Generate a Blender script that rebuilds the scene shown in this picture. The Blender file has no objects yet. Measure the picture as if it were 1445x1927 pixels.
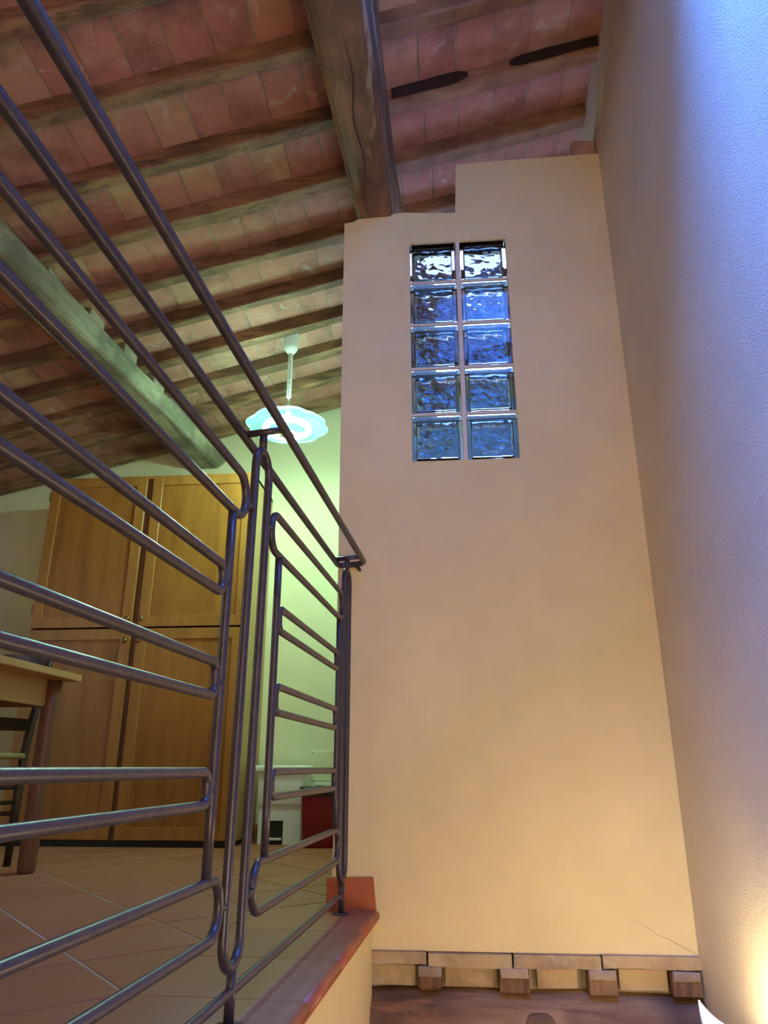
import bpy, bmesh, math, random
from mathutils import Vector, Matrix, noise
random.seed(7)
R = math.radians
SC = bpy.context.scene
COL = SC.collection

# ------------------------------------------------------------------ camera
H = 0.41
F_PX, W_PX, H_PX = 1371.0, 1445.0, 1927.0
PITCH, YAW = R(19.36), R(-4.905)
cam_d = bpy.data.cameras.new('camera'); cam = bpy.data.objects.new('camera', cam_d); COL.objects.link(cam)
cam_d.sensor_fit = 'VERTICAL'; cam_d.sensor_height = 24.0; cam_d.lens = 24.0 * F_PX / H_PX
cam_d.clip_start = 0.02; cam_d.clip_end = 100
cam.location = (0, 0, H)
cam.rotation_euler = (math.pi/2 + PITCH, 0, -YAW)
SC.camera = cam

# ------------------------------------------------------------------ exposure, world, lights
SC.view_settings.view_transform = 'Standard'
SC.view_settings.look = 'None'
SC.view_settings.gamma = 1.0
SC.view_settings.use_curve_mapping = False
SC.view_settings.exposure = 0.0
SC.cycles.max_bounces = 9; SC.cycles.diffuse_bounces = 4; SC.cycles.adaptive_threshold = 0.03
world = bpy.data.worlds.new('sky'); SC.world = world; world.use_nodes = True
bg = world.node_tree.nodes['Background']
bg.inputs[0].default_value = (0.35, 0.5, 1.0, 1); bg.inputs[1].default_value = 1.0

def area(name, loc, rot, sx, sy, power, col, spread=180):
    d = bpy.data.lights.new(name, 'AREA'); d.shape = 'RECTANGLE'; d.size = sx; d.size_y = sy
    d.energy = power; d.color = col; d.spread = R(spread)
    o = bpy.data.objects.new(name, d); COL.objects.link(o); o.location = loc; o.rotation_euler = rot
    return o
def point(name, loc, power, col, rad=0.05):
    d = bpy.data.lights.new(name, 'POINT'); d.energy = power; d.color = col; d.shadow_soft_size = rad
    o = bpy.data.objects.new(name, d); COL.objects.link(o); o.location = loc
    return o
BLUE = (0.05, 0.22, 1.0)
WARM = (1.0, 0.80, 0.42)
NEON = (0.52, 1.0, 0.63)
# daylight falling down the shaft of the roof window beside the right wall (above the frame)
area('skylight_daylight', (0.30, 0.72, 4.28), (0, R(-19), 0), 0.58, 0.90, 172, BLUE, 66)
# added light panel under the bathroom roof, brightens the top glass blocks
area('bathroom_roof_fill', (0.22, 3.22, 3.02), (0, 0, 0), 0.60, 0.42, 2.0, (0.72, 0.66, 1.0))
area('bathroom_back_fill', (0.25, 4.69, 1.55), (R(-90), 0, 0), 0.55, 0.85, 30, (0.36, 0.52, 1.0))  # added light on the bathroom back wall, for roof bricks and glass
# added fill light from the left for the loft and kitchen wall
area('loft_fill', (-4.1, 0.9, 1.5), (0, R(-90), 0), 1.0, 1.1, 10, (0.95, 0.85, 0.80))
# fluorescent pendant and wall uplight
for k in range(4):
    point('pendant_glow', (-0.895+0.125*math.cos(k*math.pi/2+0.4), 3.80+0.125*math.sin(k*math.pi/2+0.4), 2.272), 22, NEON, 0.03)
point('uplight_bulb', (0.60, 1.88, -0.125), 6, WARM, 0.05)
# warm fill lights added in the stairwell behind the camera
point('stair_fill', (0.42, -1.2, -0.30), 56, (1.0, 0.815, 0.47), 0.15)
point('stair_fill', (0.42, -1.2, 1.10), 18, (1.0, 0.815, 0.50), 0.15)

# ------------------------------------------------------------------ material helpers
def new_mat(name):
    m = bpy.data.materials.new(name); m.use_nodes = True
    nt = m.node_tree; b = nt.nodes['Principled BSDF']
    return m, nt, b
def N(nt, t, **kw):
    n = nt.nodes.new(t)
    for k, v in kw.items():
        if k in n.inputs.keys(): n.inputs[k].default_value = v
        else: setattr(n, k, v)
    return n
def L(nt, a, b): nt.links.new(a, b)
def coords(nt, scale=(1,1,1), rot=(0,0,0), kind='Object', rand=0.0):
    tc = N(nt, 'ShaderNodeTexCoord'); mp = N(nt, 'ShaderNodeMapping')
    mp.inputs['Scale'].default_value = scale; mp.inputs['Rotation'].default_value = rot
    L(nt, tc.outputs[kind], mp.inputs['Vector'])
    if rand:
        oi = N(nt, 'ShaderNodeObjectInfo'); mu = N(nt, 'ShaderNodeMath', operation='MULTIPLY'); mu.inputs[1].default_value = rand
        L(nt, oi.outputs['Random'], mu.inputs[0]); L(nt, mu.outputs[0], mp.inputs['Location'])
    return mp.outputs[0]
def ramp(nt, fac, stops):
    r = N(nt, 'ShaderNodeValToRGB'); e = r.color_ramp.elements
    while len(e) < len(stops): e.new(0.5)
    for i, (p, c) in enumerate(stops):
        e[i].position = p; e[i].color = (c[0], c[1], c[2], 1) if not isinstance(c, (int, float)) else (c, c, c, 1)
    L(nt, fac, r.inputs[0]); return r.outputs[0]
def mix(nt, fac, a, b, mode='MIX'):
    m = N(nt, 'ShaderNodeMix'); m.data_type = 'RGBA'; m.blend_type = mode
    if isinstance(fac, (int, float)): m.inputs[0].default_value = fac
    else: L(nt, fac, m.inputs[0])
    for s, i in ((a, 6), (b, 7)):
        if isinstance(s, tuple): m.inputs[i].default_value = (s[0], s[1], s[2], 1)
        else: L(nt, s, m.inputs[i])
    return m.outputs[2]
def noise_n(nt, vec, scale, detail=4, rough=0.6, dist=0.0):
    n = N(nt, 'ShaderNodeTexNoise'); n.inputs['Scale'].default_value = scale; n.inputs['Detail'].default_value = detail
    n.inputs['Roughness'].default_value = rough; n.inputs['Distortion'].default_value = dist
    L(nt, vec, n.inputs['Vector']); return n.outputs['Fac']
def bump(nt, b, h, strength, dist, prev=None):
    n = N(nt, 'ShaderNodeBump'); n.inputs['Strength'].default_value = strength; n.inputs['Distance'].default_value = dist
    L(nt, h, n.inputs['Height'])
    if prev is not None: L(nt, prev, n.inputs['Normal'])
    L(nt, n.outputs[0], b.inputs['Normal']); return n.outputs[0]

def plaster(name, col, fine=0.35, coarse=0.25, scale=1.0, dist=0.004):
    m, nt, b = new_mat(name)
    v = coords(nt)
    n1 = noise_n(nt, v, 3.0*scale, 3); c = ramp(nt, n1, [(0.3, tuple(x*0.93 for x in col)), (0.7, tuple(min(1, x*1.05) for x in col))])
    L(nt, c, b.inputs['Base Color']); b.inputs['Roughness'].default_value = 0.72
    n2 = noise_n(nt, v, 190*scale, 3, 0.7); n3 = noise_n(nt, v, 38*scale, 3, 0.6)
    p = bump(nt, b, n3, coarse, dist*1.6); bump(nt, b, n2, fine, dist, p)
    return m
def wood(name, dark, light, streak=1.0, rough=0.7, worn=None, axis='x', bumpd=0.004, rand=6.0, blot=0.75):
    m, nt, b = new_mat(name)
    s = {'x': (1.1, 9, 9), 'y': (9, 1.1, 9), 'z': (9, 9, 1.1)}[axis]
    v = coords(nt, tuple(k*streak for k in s), rand=rand)
    v2 = coords(nt, (1.3, 1.3, 1.3), rand=rand)
    g = noise_n(nt, v, 3.2, 8, 0.62, 0.6); p = noise_n(nt, v2, 2.2, 3)
    c = ramp(nt, g, [(0.30, dark), (0.48, tuple((a+c_)/2 for a, c_ in zip(dark, light))), (0.70, light)])
    c = mix(nt, ramp(nt, p, [(0.42, 0.0), (0.62, blot)]), c, tuple(x*0.55 for x in dark))
    if worn:
        v3 = coords(nt, tuple(k*0.55 for k in s), rand=rand+3)
        w = noise_n(nt, v3, 2.3, 6, 0.7, 0.8)
        c = mix(nt, ramp(nt, w, [(0.56, 0.0), (0.63, 0.85)]), c, worn)
    L(nt, c, b.inputs['Base Color']); b.inputs['Roughness'].default_value = rough
    pv = bump(nt, b, g, 0.6, bumpd)
    return m

M = {}
M['cream'] = plaster('cream_plaster', (0.80, 0.655, 0.35))
M['cream_rough'] = plaster('rough_cream_plaster', (0.80, 0.68, 0.50), fine=0.9, coarse=0.25, dist=0.005)
M['kitchen'] = plaster('pale_plaster', (0.80, 0.78, 0.58), fine=0.15, coarse=0.1)
M['shaft'] = plaster('white_plaster', (0.75, 0.78, 0.82), fine=0.1, coarse=0.1)
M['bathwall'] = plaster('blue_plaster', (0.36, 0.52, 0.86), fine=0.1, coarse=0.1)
M['beam'] = wood('old_beam_wood', (0.14, 0.070, 0.042), (0.32, 0.185, 0.115), 0.8, 0.62, worn=(0.34, 0.29, 0.20), axis='y', bumpd=0.008)
M['grey_beam'] = wood('grey_beam_wood', (0.20, 0.18, 0.14), (0.46, 0.43, 0.34), 0.8, 0.7, worn=(0.42, 0.38, 0.24), axis='y', bumpd=0.008)
M['joist'] = wood('joist_wood', (0.16, 0.072, 0.048), (0.41, 0.235, 0.135), 0.8, 0.7, worn=(0.10, 0.05, 0.035), axis='x', bumpd=0.006)
M['joist_r'] = wood('new_joist_wood', (0.24, 0.115, 0.06), (0.42, 0.225, 0.12), 0.8, 0.7, axis='x', bumpd=0.005)
M['low_beam'] = wood('low_beam_wood', (0.13, 0.062, 0.028), (0.36, 0.215, 0.115), 0.9, 0.7, worn=(0.28, 0.12, 0.05), axis='x', bumpd=0.012)
M['stub'] = wood('joist_end_wood', (0.11, 0.05, 0.03), (0.36, 0.20, 0.11), 1.2, 0.7, axis='z', bumpd=0.006)
M['charred'] = wood('charred_wood', (0.012, 0.008, 0.008), (0.05, 0.022, 0.016), 1.5, 0.6, axis='x')

def m_brick(name, cols, pits=0.5):
    m, nt, b = new_mat(name)
    oi = N(nt, 'ShaderNodeObjectInfo')
    c = ramp(nt, oi.outputs['Random'], cols)
    v = coords(nt, rand=40)
    n = noise_n(nt, v, 9, 5, 0.65)
    c = mix(nt, ramp(nt, n, [(0.35, 0.0), (0.75, 0.35)]), c, (0.62, 0.42, 0.33))
    n2 = noise_n(nt, v, 5, 4); c = mix(nt, ramp(nt, n2, [(0.48, 0.0), (0.68, 0.65)]), c, (0.20, 0.10, 0.085))
    n4 = noise_n(nt, v, 6.5, 6, 0.75, 1.0); c = mix(nt, ramp(nt, n4, [(0.57, 0.0), (0.68, 0.6)]), c, (0.62, 0.55, 0.50))
    L(nt, c, b.inputs['Base Color']); b.inputs['Roughness'].default_value = 0.85
    n3 = noise_n(nt, v, 45, 6, 0.75); p = bump(nt, b, n3, pits, 0.006); bump(nt, b, noise_n(nt, v, 11, 4, 0.7), 0.5, 0.01, p)
    return m
M['brick'] = m_brick('old_brick', [(0.0, (0.43, 0.165, 0.140)), (0.25, (0.51, 0.215, 0.180)), (0.5, (0.46, 0.185, 0.160)), (0.7, (0.50, 0.235, 0.190)), (0.90, (0.54, 0.33, 0.22)), (1.0, (0.38, 0.14, 0.125))])
M['low_brick'] = m_brick('pale_brick', [(0, (0.50, 0.37, 0.24)), (1, (0.56, 0.44, 0.30))])
M['strip_brick'] = m_brick('strip_brick', [(0, (0.44, 0.34, 0.20)), (1, (0.50, 0.39, 0.24))], 0.7)
def flat(name, col, rough=0.6, metal=0.0, bs=0, bd=0.002, bscale=40, var=0.0):
    m, nt, b = new_mat(name)
    v = coords(nt); n = noise_n(nt, v, 7, 4)
    c = ramp(nt, n, [(0.3, tuple(x*(1-var) for x in col)), (0.7, tuple(min(1, x*(1+var)) for x in col))])
    L(nt, c, b.inputs['Base Color']); b.inputs['Roughness'].default_value = rough; b.inputs['Metallic'].default_value = metal
    if bs: bump(nt, b, noise_n(nt, v, bscale, 4), bs, bd)
    return m
M['mortar'] = flat('lime_mortar', (0.36, 0.30, 0.25), 0.95, bs=0.8, bd=0.008, var=0.3)
M['splash'] = flat('splashed_mortar', (0.36, 0.27, 0.22), 0.95, bs=0.9, bd=0.006, var=0.35)
M['grout'] = flat('grey_grout', (0.50, 0.48, 0.46), 0.9, bs=0.4, var=0.15)
M['white_grout'] = flat('white_grout', (0.72, 0.66, 0.60), 0.9, bs=0.3)
def m_tile():
    m, nt, b = new_mat('terracotta_tile')
    oi = N(nt, 'ShaderNodeObjectInfo')
    c = ramp(nt, oi.outputs['Random'], [(0, (0.38, 0.128, 0.070)), (0.5, (0.43, 0.150, 0.082)), (1, (0.35, 0.115, 0.062))])
    v = coords(nt, kind='Object', rand=20)
    c = mix(nt, ramp(nt, noise_n(nt, v, 4, 4), [(0.35, 0.0), (0.75, 0.4)]), c, (0.43, 0.19, 0.11))
    L(nt, c, b.inputs['Base Color']); b.inputs['Roughness'].default_value = 0.5
    bump(nt, b, noise_n(nt, v, 30, 4), 0.12, 0.003)
    return m
M['tile'] = m_tile()
M['nosing'] = flat('red_terracotta', (0.37, 0.082, 0.030), 0.45, bs=0.1, var=0.12)
def m_iron():
    m, nt, b = new_mat('painted_iron')
    v = coords(nt)
    c = ramp(nt, noise_n(nt, v, 30, 5), [(0.3, (0.050, 0.043, 0.062)), (0.7, (0.078, 0.064, 0.082))])
    L(nt, c, b.inputs['Base Color']); b.inputs['Roughness'].default_value = 0.33; b.inputs['Metallic'].default_value = 0.35
    bump(nt, b, noise_n(nt, v, 42, 3), 0.22, 0.003)
    return m
M['iron'] = m_iron()
M['door'] = wood('door_veneer', (0.27, 0.098, 0.020), (0.44, 0.185, 0.038), 0.45, 0.38, axis='z', bumpd=0.0004, blot=0.12)
M['stile'] = wood('door_frame_wood', (0.33, 0.135, 0.030), (0.48, 0.215, 0.052), 0.6, 0.36, axis='z', bumpd=0.0004, blot=0.12)
M['side'] = wood('cupboard_side_wood', (0.42, 0.26, 0.11), (0.50, 0.32, 0.14), 0.6, 0.4, axis='z', bumpd=0.0004, blot=0.1)
M['table'] = wood('table_wood', (0.40, 0.20, 0.08), (0.52, 0.29, 0.13), 0.6, 0.4, axis='y', bumpd=0.0006, blot=0.15)
M['leg'] = wood('table_leg_wood', (0.14, 0.055, 0.026), (0.24, 0.10, 0.045), 0.6, 0.4, axis='z', bumpd=0.0008, blot=0.2)
M['chair'] = wood('dark_chair_wood', (0.035, 0.02, 0.018), (0.075, 0.045, 0.04), 0.8, 0.35, axis='z', bumpd=0.0008)
M['rush'] = flat('woven_rush', (0.34, 0.25, 0.13), 0.9, bs=0.9, bd=0.004, bscale=60, var=0.3)
M['black'] = flat('black_plinth', (0.012, 0.012, 0.012), 0.6)
M['brass'] = flat('aged_brass', (0.30, 0.22, 0.10), 0.35, 0.9)
M['white_plastic'] = flat('white_plastic', (0.80, 0.86, 0.93), 0.4)
M['red_plastic'] = flat('red_plastic', (0.22, 0.006, 0.014), 0.4)
M['bag'] = flat('black_bag', (0.02, 0.02, 0.025), 0.45, bs=0.8, bd=0.01, bscale=20)
M['cap'] = flat('cream_cap', (0.42, 0.40, 0.22), 0.5)
M['cable'] = flat('brown_cable', (0.22, 0.15, 0.07), 0.7)
M['ceramic'] = flat('white_ceramic', (0.85, 0.82, 0.72), 0.35)
M['roof'] = flat('roof_board', (0.25, 0.18, 0.13), 0.9)
M['crack'] = flat('crack_line', (0.46, 0.34, 0.20), 0.95)
def m_emit(name, col, s):
    m, nt, b = new_mat(name)
    b.inputs['Base Color'].default_value = (*col, 1); b.inputs['Emission Color'].default_value = (*col, 1); b.inputs['Emission Strength'].default_value = s
    return m
M['tube'] = m_emit('fluorescent_tube', (0.86, 1.0, 0.95), 16)
M['bulb'] = m_emit('warm_bulb', (1.0, 0.8, 0.5), 8)
def m_shade():
    m, nt, b = new_mat('frosted_shade_glass')
    out = nt.nodes['Material Output']
    tr = N(nt, 'ShaderNodeBsdfTransparent'); tl = N(nt, 'ShaderNodeBsdfTranslucent'); gl = N(nt, 'ShaderNodeBsdfGlossy')
    tr.inputs[0].default_value = (0.86, 0.97, 0.97, 1); tl.inputs[0].default_value = (0.45, 0.80, 0.86, 1)
    df = N(nt, 'ShaderNodeBsdfDiffuse'); df.inputs[0].default_value = (0.16, 0.42, 0.48, 1)
    tr2 = N(nt, 'ShaderNodeMixShader'); tr2.inputs[0].default_value = 0.5; L(nt, df.outputs[0], tr2.inputs[1]); L(nt, tl.outputs[0], tr2.inputs[2]); tl = tr2; gl.inputs['Roughness'].default_value = 0.15
    v = coords(nt); w = N(nt, 'ShaderNodeTexWave'); w.inputs['Scale'].default_value = 60; L(nt, v, w.inputs['Vector'])
    a = N(nt, 'ShaderNodeMixShader'); a.inputs[0].default_value = 0.34; L(nt, tr.outputs[0], a.inputs[1]); L(nt, tl.outputs[0], a.inputs[2])
    c = N(nt, 'ShaderNodeMixShader'); c.inputs[0].default_value = 0.08; L(nt, a.outputs[0], c.inputs[1]); L(nt, gl.outputs[0], c.inputs[2])
    L(nt, c.outputs[0], out.inputs['Surface']); return m
M['shade'] = m_shade()
def m_glass():
    m, nt, b = new_mat('wavy_block_glass')
    b.inputs['Base Color'].default_value = (0.70, 0.88, 1.0, 1); b.inputs['Roughness'].default_value = 0.0
    b.inputs['Transmission Weight'].default_value = 1.0; b.inputs['IOR'].default_value = 1.5
    return m
M['glass'] = m_glass()

# ------------------------------------------------------------------ object helpers
def link(o, parent=None):
    COL.objects.link(o)
    if parent is not None: o.parent = parent
    return o
def obj(name, bm, mat, parent=None, smooth=False):
    me = bpy.data.meshes.new(name); bm.normal_update(); bm.to_mesh(me); bm.free()
    me.materials.append(M[mat])
    if smooth:
        for p in me.polygons: p.use_smooth = True
    return link(bpy.data.objects.new(name, me), parent)
def tag(o, label=None, cat=None, group=None, kind=None):
    for k, v in (('label', label), ('category', cat), ('group', group), ('kind', kind)):
        if v: o[k] = v
    return o
def empty(name, loc, label, cat, group=None, rz=0):
    o = bpy.data.objects.new(name, None); COL.objects.link(o); o.location = loc; o.rotation_euler.z = rz
    o.empty_display_size = 0.1
    return tag(o, label, cat, group)
def bmn(): return bmesh.new()
def box(bm, x0, x1, y0, y1, z0, z1, mtx=None):
    vs = [bm.verts.new((x, y, z)) for x in (x0, x1) for y in (y0, y1) for z in (z0, z1)]
    for f in ((0,1,3,2), (4,6,7,5), (0,4,5,1), (2,3,7,6), (0,2,6,4), (1,5,7,3)): bm.faces.new([vs[i] for i in f])
    if mtx is not None:
        for v in vs: v.co = mtx @ v.co
    return vs
def hexa(bm, b, t):   # bottom 4 + top 4 corners, both counter-clockwise seen from above
    vb = [bm.verts.new(p) for p in b]; vt = [bm.verts.new(p) for p in t]
    bm.faces.new(vb[::-1]); bm.faces.new(vt)
    for i in range(len(vb)): j = (i+1) % len(vb); bm.faces.new((vb[i], vb[j], vt[j], vt[i]))
def bevel(bm, w, seg=2):
    bmesh.ops.bevel(bm, geom=bm.edges[:], offset=w, segments=seg, affect='EDGES', profile=0.5)
    return bm
def bbox(x0, x1, y0, y1, z0, z1, w=0.0, seg=2):
    bm = bmn(); box(bm, x0, x1, y0, y1, z0, z1)
    if w: bevel(bm, w, seg)
    return bm
def fillet(pts, r, closed=False, seg=6):
    pts = [Vector(p) for p in pts]; n = len(pts); out = []
    rr = r if isinstance(r, (list, tuple)) else [r]*n
    for i, p in enumerate(pts):
        if not closed and i in (0, n-1): out.append(p); continue
        a = (pts[i-1]-p); b = (pts[(i+1) % n]-p); la, lb = a.length, b.length; a.normalize(); b.normalize()
        ang = a.angle(b)
        if rr[i] <= 0 or ang > 3.1: out.append(p); continue
        d = min(rr[i]/math.tan(ang/2), la*0.499, lb*0.499); rad = d*math.tan(ang/2)
        c = p + (a+b).normalized()*(rad/math.sin(ang/2))
        s, e = p+a*d-c, p+b*d-c
        for k in range(seg+1):
            th = s.angle(e); f = k/seg
            out.append(c + (s*math.sin((1-f)*th)+e*math.sin(f*th))/math.sin(th))
    return out
def tube(bm, pts, r, closed=False, sides=12, wob=0.0, caps=True):
    pts = [Vector(p) for p in pts]; n = len(pts); rings = []
    q = [pts[0]]
    for p in pts[1:]:
        if (p-q[-1]).length > 1e-5: q.append(p)
    if closed and (q[0]-q[-1]).length < 1e-5: q.pop()
    pts = q; n = len(pts)
    def tang(i):
        if closed: return (pts[(i+1) % n]-pts[i-1]).normalized()
        if i == 0: return (pts[1]-pts[0]).normalized()
        if i == n-1: return (pts[-1]-pts[-2]).normalized()
        return ((pts[i+1]-pts[i]).normalized()+(pts[i]-pts[i-1]).normalized()).normalized()
    t = tang(0); u = t.orthogonal().normalized()
    # keep the frame in one plane for planar curves
    for i in range(n):
        t2 = tang(i); ax = t.cross(t2)
        if ax.length > 1e-7: u = Matrix.Rotation(t.angle(t2), 3, ax) @ u
        u = (u - t2*u.dot(t2)).normalized(); t = t2; w = t.cross(u)
        k = 1.0
        ri = (r[i] if isinstance(r, (list, tuple)) else r)
        rings.append([bm.verts.new(pts[i] + (u*math.cos(a)+w*math.sin(a))*ri*(1+wob*noise.noise(pts[i]*25+Vector((a,0,0)))))
                      for a in [2*math.pi*j/sides for j in range(sides)]])
    m = n if closed else n-1
    for i in range(m):
        A, B = rings[i], rings[(i+1) % n]
        off = 0
        if closed and i == n-1:   # match the rotation of first and last ring
            off = min(range(sides), key=lambda s: (A[0].co-B[s].co).length)
        for j in range(sides):
            bm.faces.new((A[j], A[(j+1) % sides], B[(j+1+off) % sides], B[(j+off) % sides]))
    if not closed and caps: bm.faces.new(rings[0][::-1]); bm.faces.new(rings[-1])
    return bm
def lathe(bm, prof, seg=24, cx=0, cy=0, f=None):
    rings = []
    for r, z in prof:
        ring = []
        for j in range(seg):
            a = 2*math.pi*j/seg; rr = r*(f(a, r, z) if f else 1)
            ring.append(bm.verts.new((cx+rr*math.cos(a), cy+rr*math.sin(a), z)))
        rings.append(ring)
    for A, B in zip(rings, rings[1:]):
        for j in range(seg): bm.faces.new((A[j], A[(j+1) % seg], B[(j+1) % seg], B[j]))
    return rings
def caps(bm, rings):
    bm.faces.new(rings[0][::-1]); bm.faces.new(rings[-1])
def hewn(bm, p0, p1, prof, segs, jit, seed=0, prof1=None, zshear=0.0):
    """bar with cross-section prof (list of (side, up)) from p0 to p1, every ring uneven"""
    p0, p1 = Vector(p0), Vector(p1); d = (p1-p0).normalized(); side = d.cross(Vector((0,0,1))).normalized(); up = Vector((0,0,1))
    prof1 = prof1 or prof; rings = []
    for i in range(segs+1):
        f = i/segs; c = p0.lerp(p1, f); ring = []
        for k, (a, b) in enumerate(prof):
            a1, b1 = prof1[k]; aa, bb = a+(a1-a)*f, b+(b1-b)*f
            nv = noise.noise_vector(Vector((c.x*2.2, c.y*2.2, k*0.7+seed*3.1)))
            nw = noise.noise_vector(Vector((c.x*7, c.y*7, k*1.9+seed*5.7)))*0.35
            ring.append(bm.verts.new(c + side*(aa+(nv.x+nw.x)*jit) + up*(bb+(nv.z+nw.z)*jit)))
        rings.append(ring)
    n = len(prof)
    for A, B in zip(rings, rings[1:]):
        for j in range(n): bm.faces.new((A[j], A[(j+1) % n], B[(j+1) % n], B[j]))
    bm.faces.new(rings[0][::-1]); bm.faces.new(rings[-1])
    bmesh.ops.recalc_face_normals(bm, faces=bm.faces[:])
    return rings

# camera projection in the script, only used to decide which bricks are worth building one by one
_f = Vector((math.sin(YAW)*math.cos(PITCH), math.cos(YAW)*math.cos(PITCH), math.sin(PITCH)))
_r = Vector((math.cos(YAW), -math.sin(YAW), 0)); _u = _r.cross(_f)
def in_view(p, m=70):
    v = Vector(p)-Vector((0, 0, H)); z = v.dot(_f)
    if z < 0.05: return False
    x = W_PX/2+F_PX*v.dot(_r)/z; y = H_PX/2-F_PX*v.dot(_u)/z
    return -m < x < W_PX+m and -m < y < H_PX+m

# rail frame: t runs along the landing edge, n across it (towards the stairwell)
RA = R(2.65); RD = Vector((math.sin(RA), math.cos(RA), 0)); RN = Vector((math.cos(RA), -math.sin(RA), 0))
P0 = Vector((-0.336, 2.406, 0))
def rp(t, n, z): return P0 + RD*t + RN*n + Vector((0, 0, z))

XW, YW, YB = 0.705, 2.50, 4.75        # right wall, glass-block wall, back wall
XL, YF = -4.2, -2.0
ZLOW = -2.6
S = 0.245; ZB, ZJ = 3.14, 3.065       # roof slope, brick plane and joist underside at x = 0

# ================================================================== SETTING
# walls
bm = bmn()
box(bm, XW, XW+0.25, YF-0.2, YW+0.12, ZLOW, 4.2)
box(bm, XW, XW+0.25, YW+0.12, YB+0.2, ZLOW, 4.2)
wr = tag(obj('wall_right', bm, 'cream_rough'), 'rough cream plaster wall on the right, blue with daylight above and yellow below', kind='structure')
tag(obj('wall_back', bbox(XL-0.2, XW, YB, YB+0.2, -0.3, 3.6), 'kitchen'), kind='structure')
bm = bmn(); box(bm, XL-0.2, XL, YF, YB, ZLOW, 0.9); box(bm, XL-0.2, XL, YF, YB, 2.1, 3.2)
box(bm, XL-0.2, XL, YF, 0.3, 0.9, 2.1); box(bm, XL-0.2, XL, 1.5, YB, 0.9, 2.1)
tag(obj('wall_left', bm, 'kitchen'), kind='structure')
tag(obj('wall_front', bbox(XL-0.2, XW, YF-0.2, YF, ZLOW, 4.0), 'cream'), kind='structure')
# added window frame in the left wall (out of the frame), goes with the loft fill
w2 = obj('added_window_left', (lambda b: (box(b, XL-0.15, XL-0.09, 0.3, 0.36, 0.9, 2.1), box(b, XL-0.15, XL-0.09, 1.44, 1.5, 0.9, 2.1),
      box(b, XL-0.15, XL-0.09, 0.36, 1.44, 0.9, 0.96), box(b, XL-0.15, XL-0.09, 0.36, 1.44, 2.04, 2.1), b)[-1])(bmn()), 'stile')
tag(w2, kind='structure')

# glass-block wall: stepped top, opening for the blocks, rounded edges
GX0, GX1, GZ0, GZ1 = -0.108, 0.288, 1.487, 2.477
XWL = -0.376
TH = 0.10
def wall_poly():
    bm = bmn()
    top = [(XWL-0.008, 2.600), (-0.345, 2.606), (-0.33, 2.618), (-0.26, 2.622), (-0.20, 2.632), (-0.14, 2.640), (-0.02, 2.628), (0.088, 2.622),
           (0.090, 2.70), (0.098, 2.880), (0.40, 2.887), (XW, 2.888)]
    # front face split in quads around the window: columns
    xs = [t[0] for t in top]
    def face(y, flip):
        def f(pts):
            vs = [bm.verts.new((p[0], y, p[1])) for p in pts]
            bm.faces.new(vs[::-1] if flip else vs)
        f([(-0.376, ZL), (GX0, ZL), (GX0, 2.60), (XWL-0.008, 2.600)])
        f([(GX0, ZL), (GX1, ZL), (GX1, GZ0), (GX0, GZ0)])
        f([(GX1, ZL), (XW, ZL), (XW, 2.60), (GX1, 2.60)])
        f([(GX0, GZ1), (GX1, GZ1), (GX1, 2.60), (GX0, 2.60)])
        f([(XWL-0.008, 2.60)]+[(XW, 2.60)]+[(a, b) for a, b in top[::-1]][:-1])
    ZL = -0.108
    face(YW, False); face(YW+TH, True)
    def strip(pts):
        for a, b in zip(pts, pts[1:]):
            vs = [bm.verts.new(p) for p in ((a[0], YW, a[1]), (a[0], YW+TH, a[1]), (b[0], YW+TH, b[1]), (b[0], YW, b[1]))]
            bm.faces.new(vs)
    strip([(-0.376, ZL)]+top); strip([(XW, ZL), (-0.376, ZL)])
    strip([(GX0, GZ0), (GX1, GZ0), (GX1, GZ1), (GX0, GZ1), (GX0, GZ0)])
    bmesh.ops.remove_doubles(bm, verts=bm.verts[:], dist=1e-5)
    bmesh.ops.recalc_face_normals(bm, faces=bm.faces[:])
    return bm
wc = tag(obj('wall_center', wall_poly(), 'cream'), 'tall cream plaster wall with glass blocks and a stepped top', kind='structure')
# thin crack running down to the right lower corner of that wall
crk = [(0.533, -0.032), (0.56, -0.040), (0.592, -0.065), (0.612, -0.072), (0.631, -0.080), (0.664, -0.096), (0.702, -0.116)]
bm = bmn(); tube(bm, [(x, YW-0.0002, z+0.012) for x, z in crk], [0.0005+0.0005*i/6 for i in range(7)], sides=5)
obj('crack', bm, 'crack', wc)

# bathroom partition behind the wall end, open above
tag(obj('wall_partition', bbox(-0.370, -0.300, YW+TH, YB, 0, 2.45), 'kitchen'), kind='structure')
w4 = bmn()
for q in ((-0.06, -0.02, 1.10, 2.02), (0.52, 0.56, 1.10, 2.02), (-0.02, 0.52, 1.10, 1.13), (-0.02, 0.52, 1.98, 2.02)): box(w4, q[0], q[1], YB-0.07, YB-0.041, q[2], q[3])
tag(obj('added_window_bath', w4, 'white_plastic'), kind='structure')  # added frame around the made-up bathroom back light
tag(obj('wall_bathroom', bbox(-0.300, XW, YB-0.04, YB, 0, 2.9), 'bathwall'), kind='structure')

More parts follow.
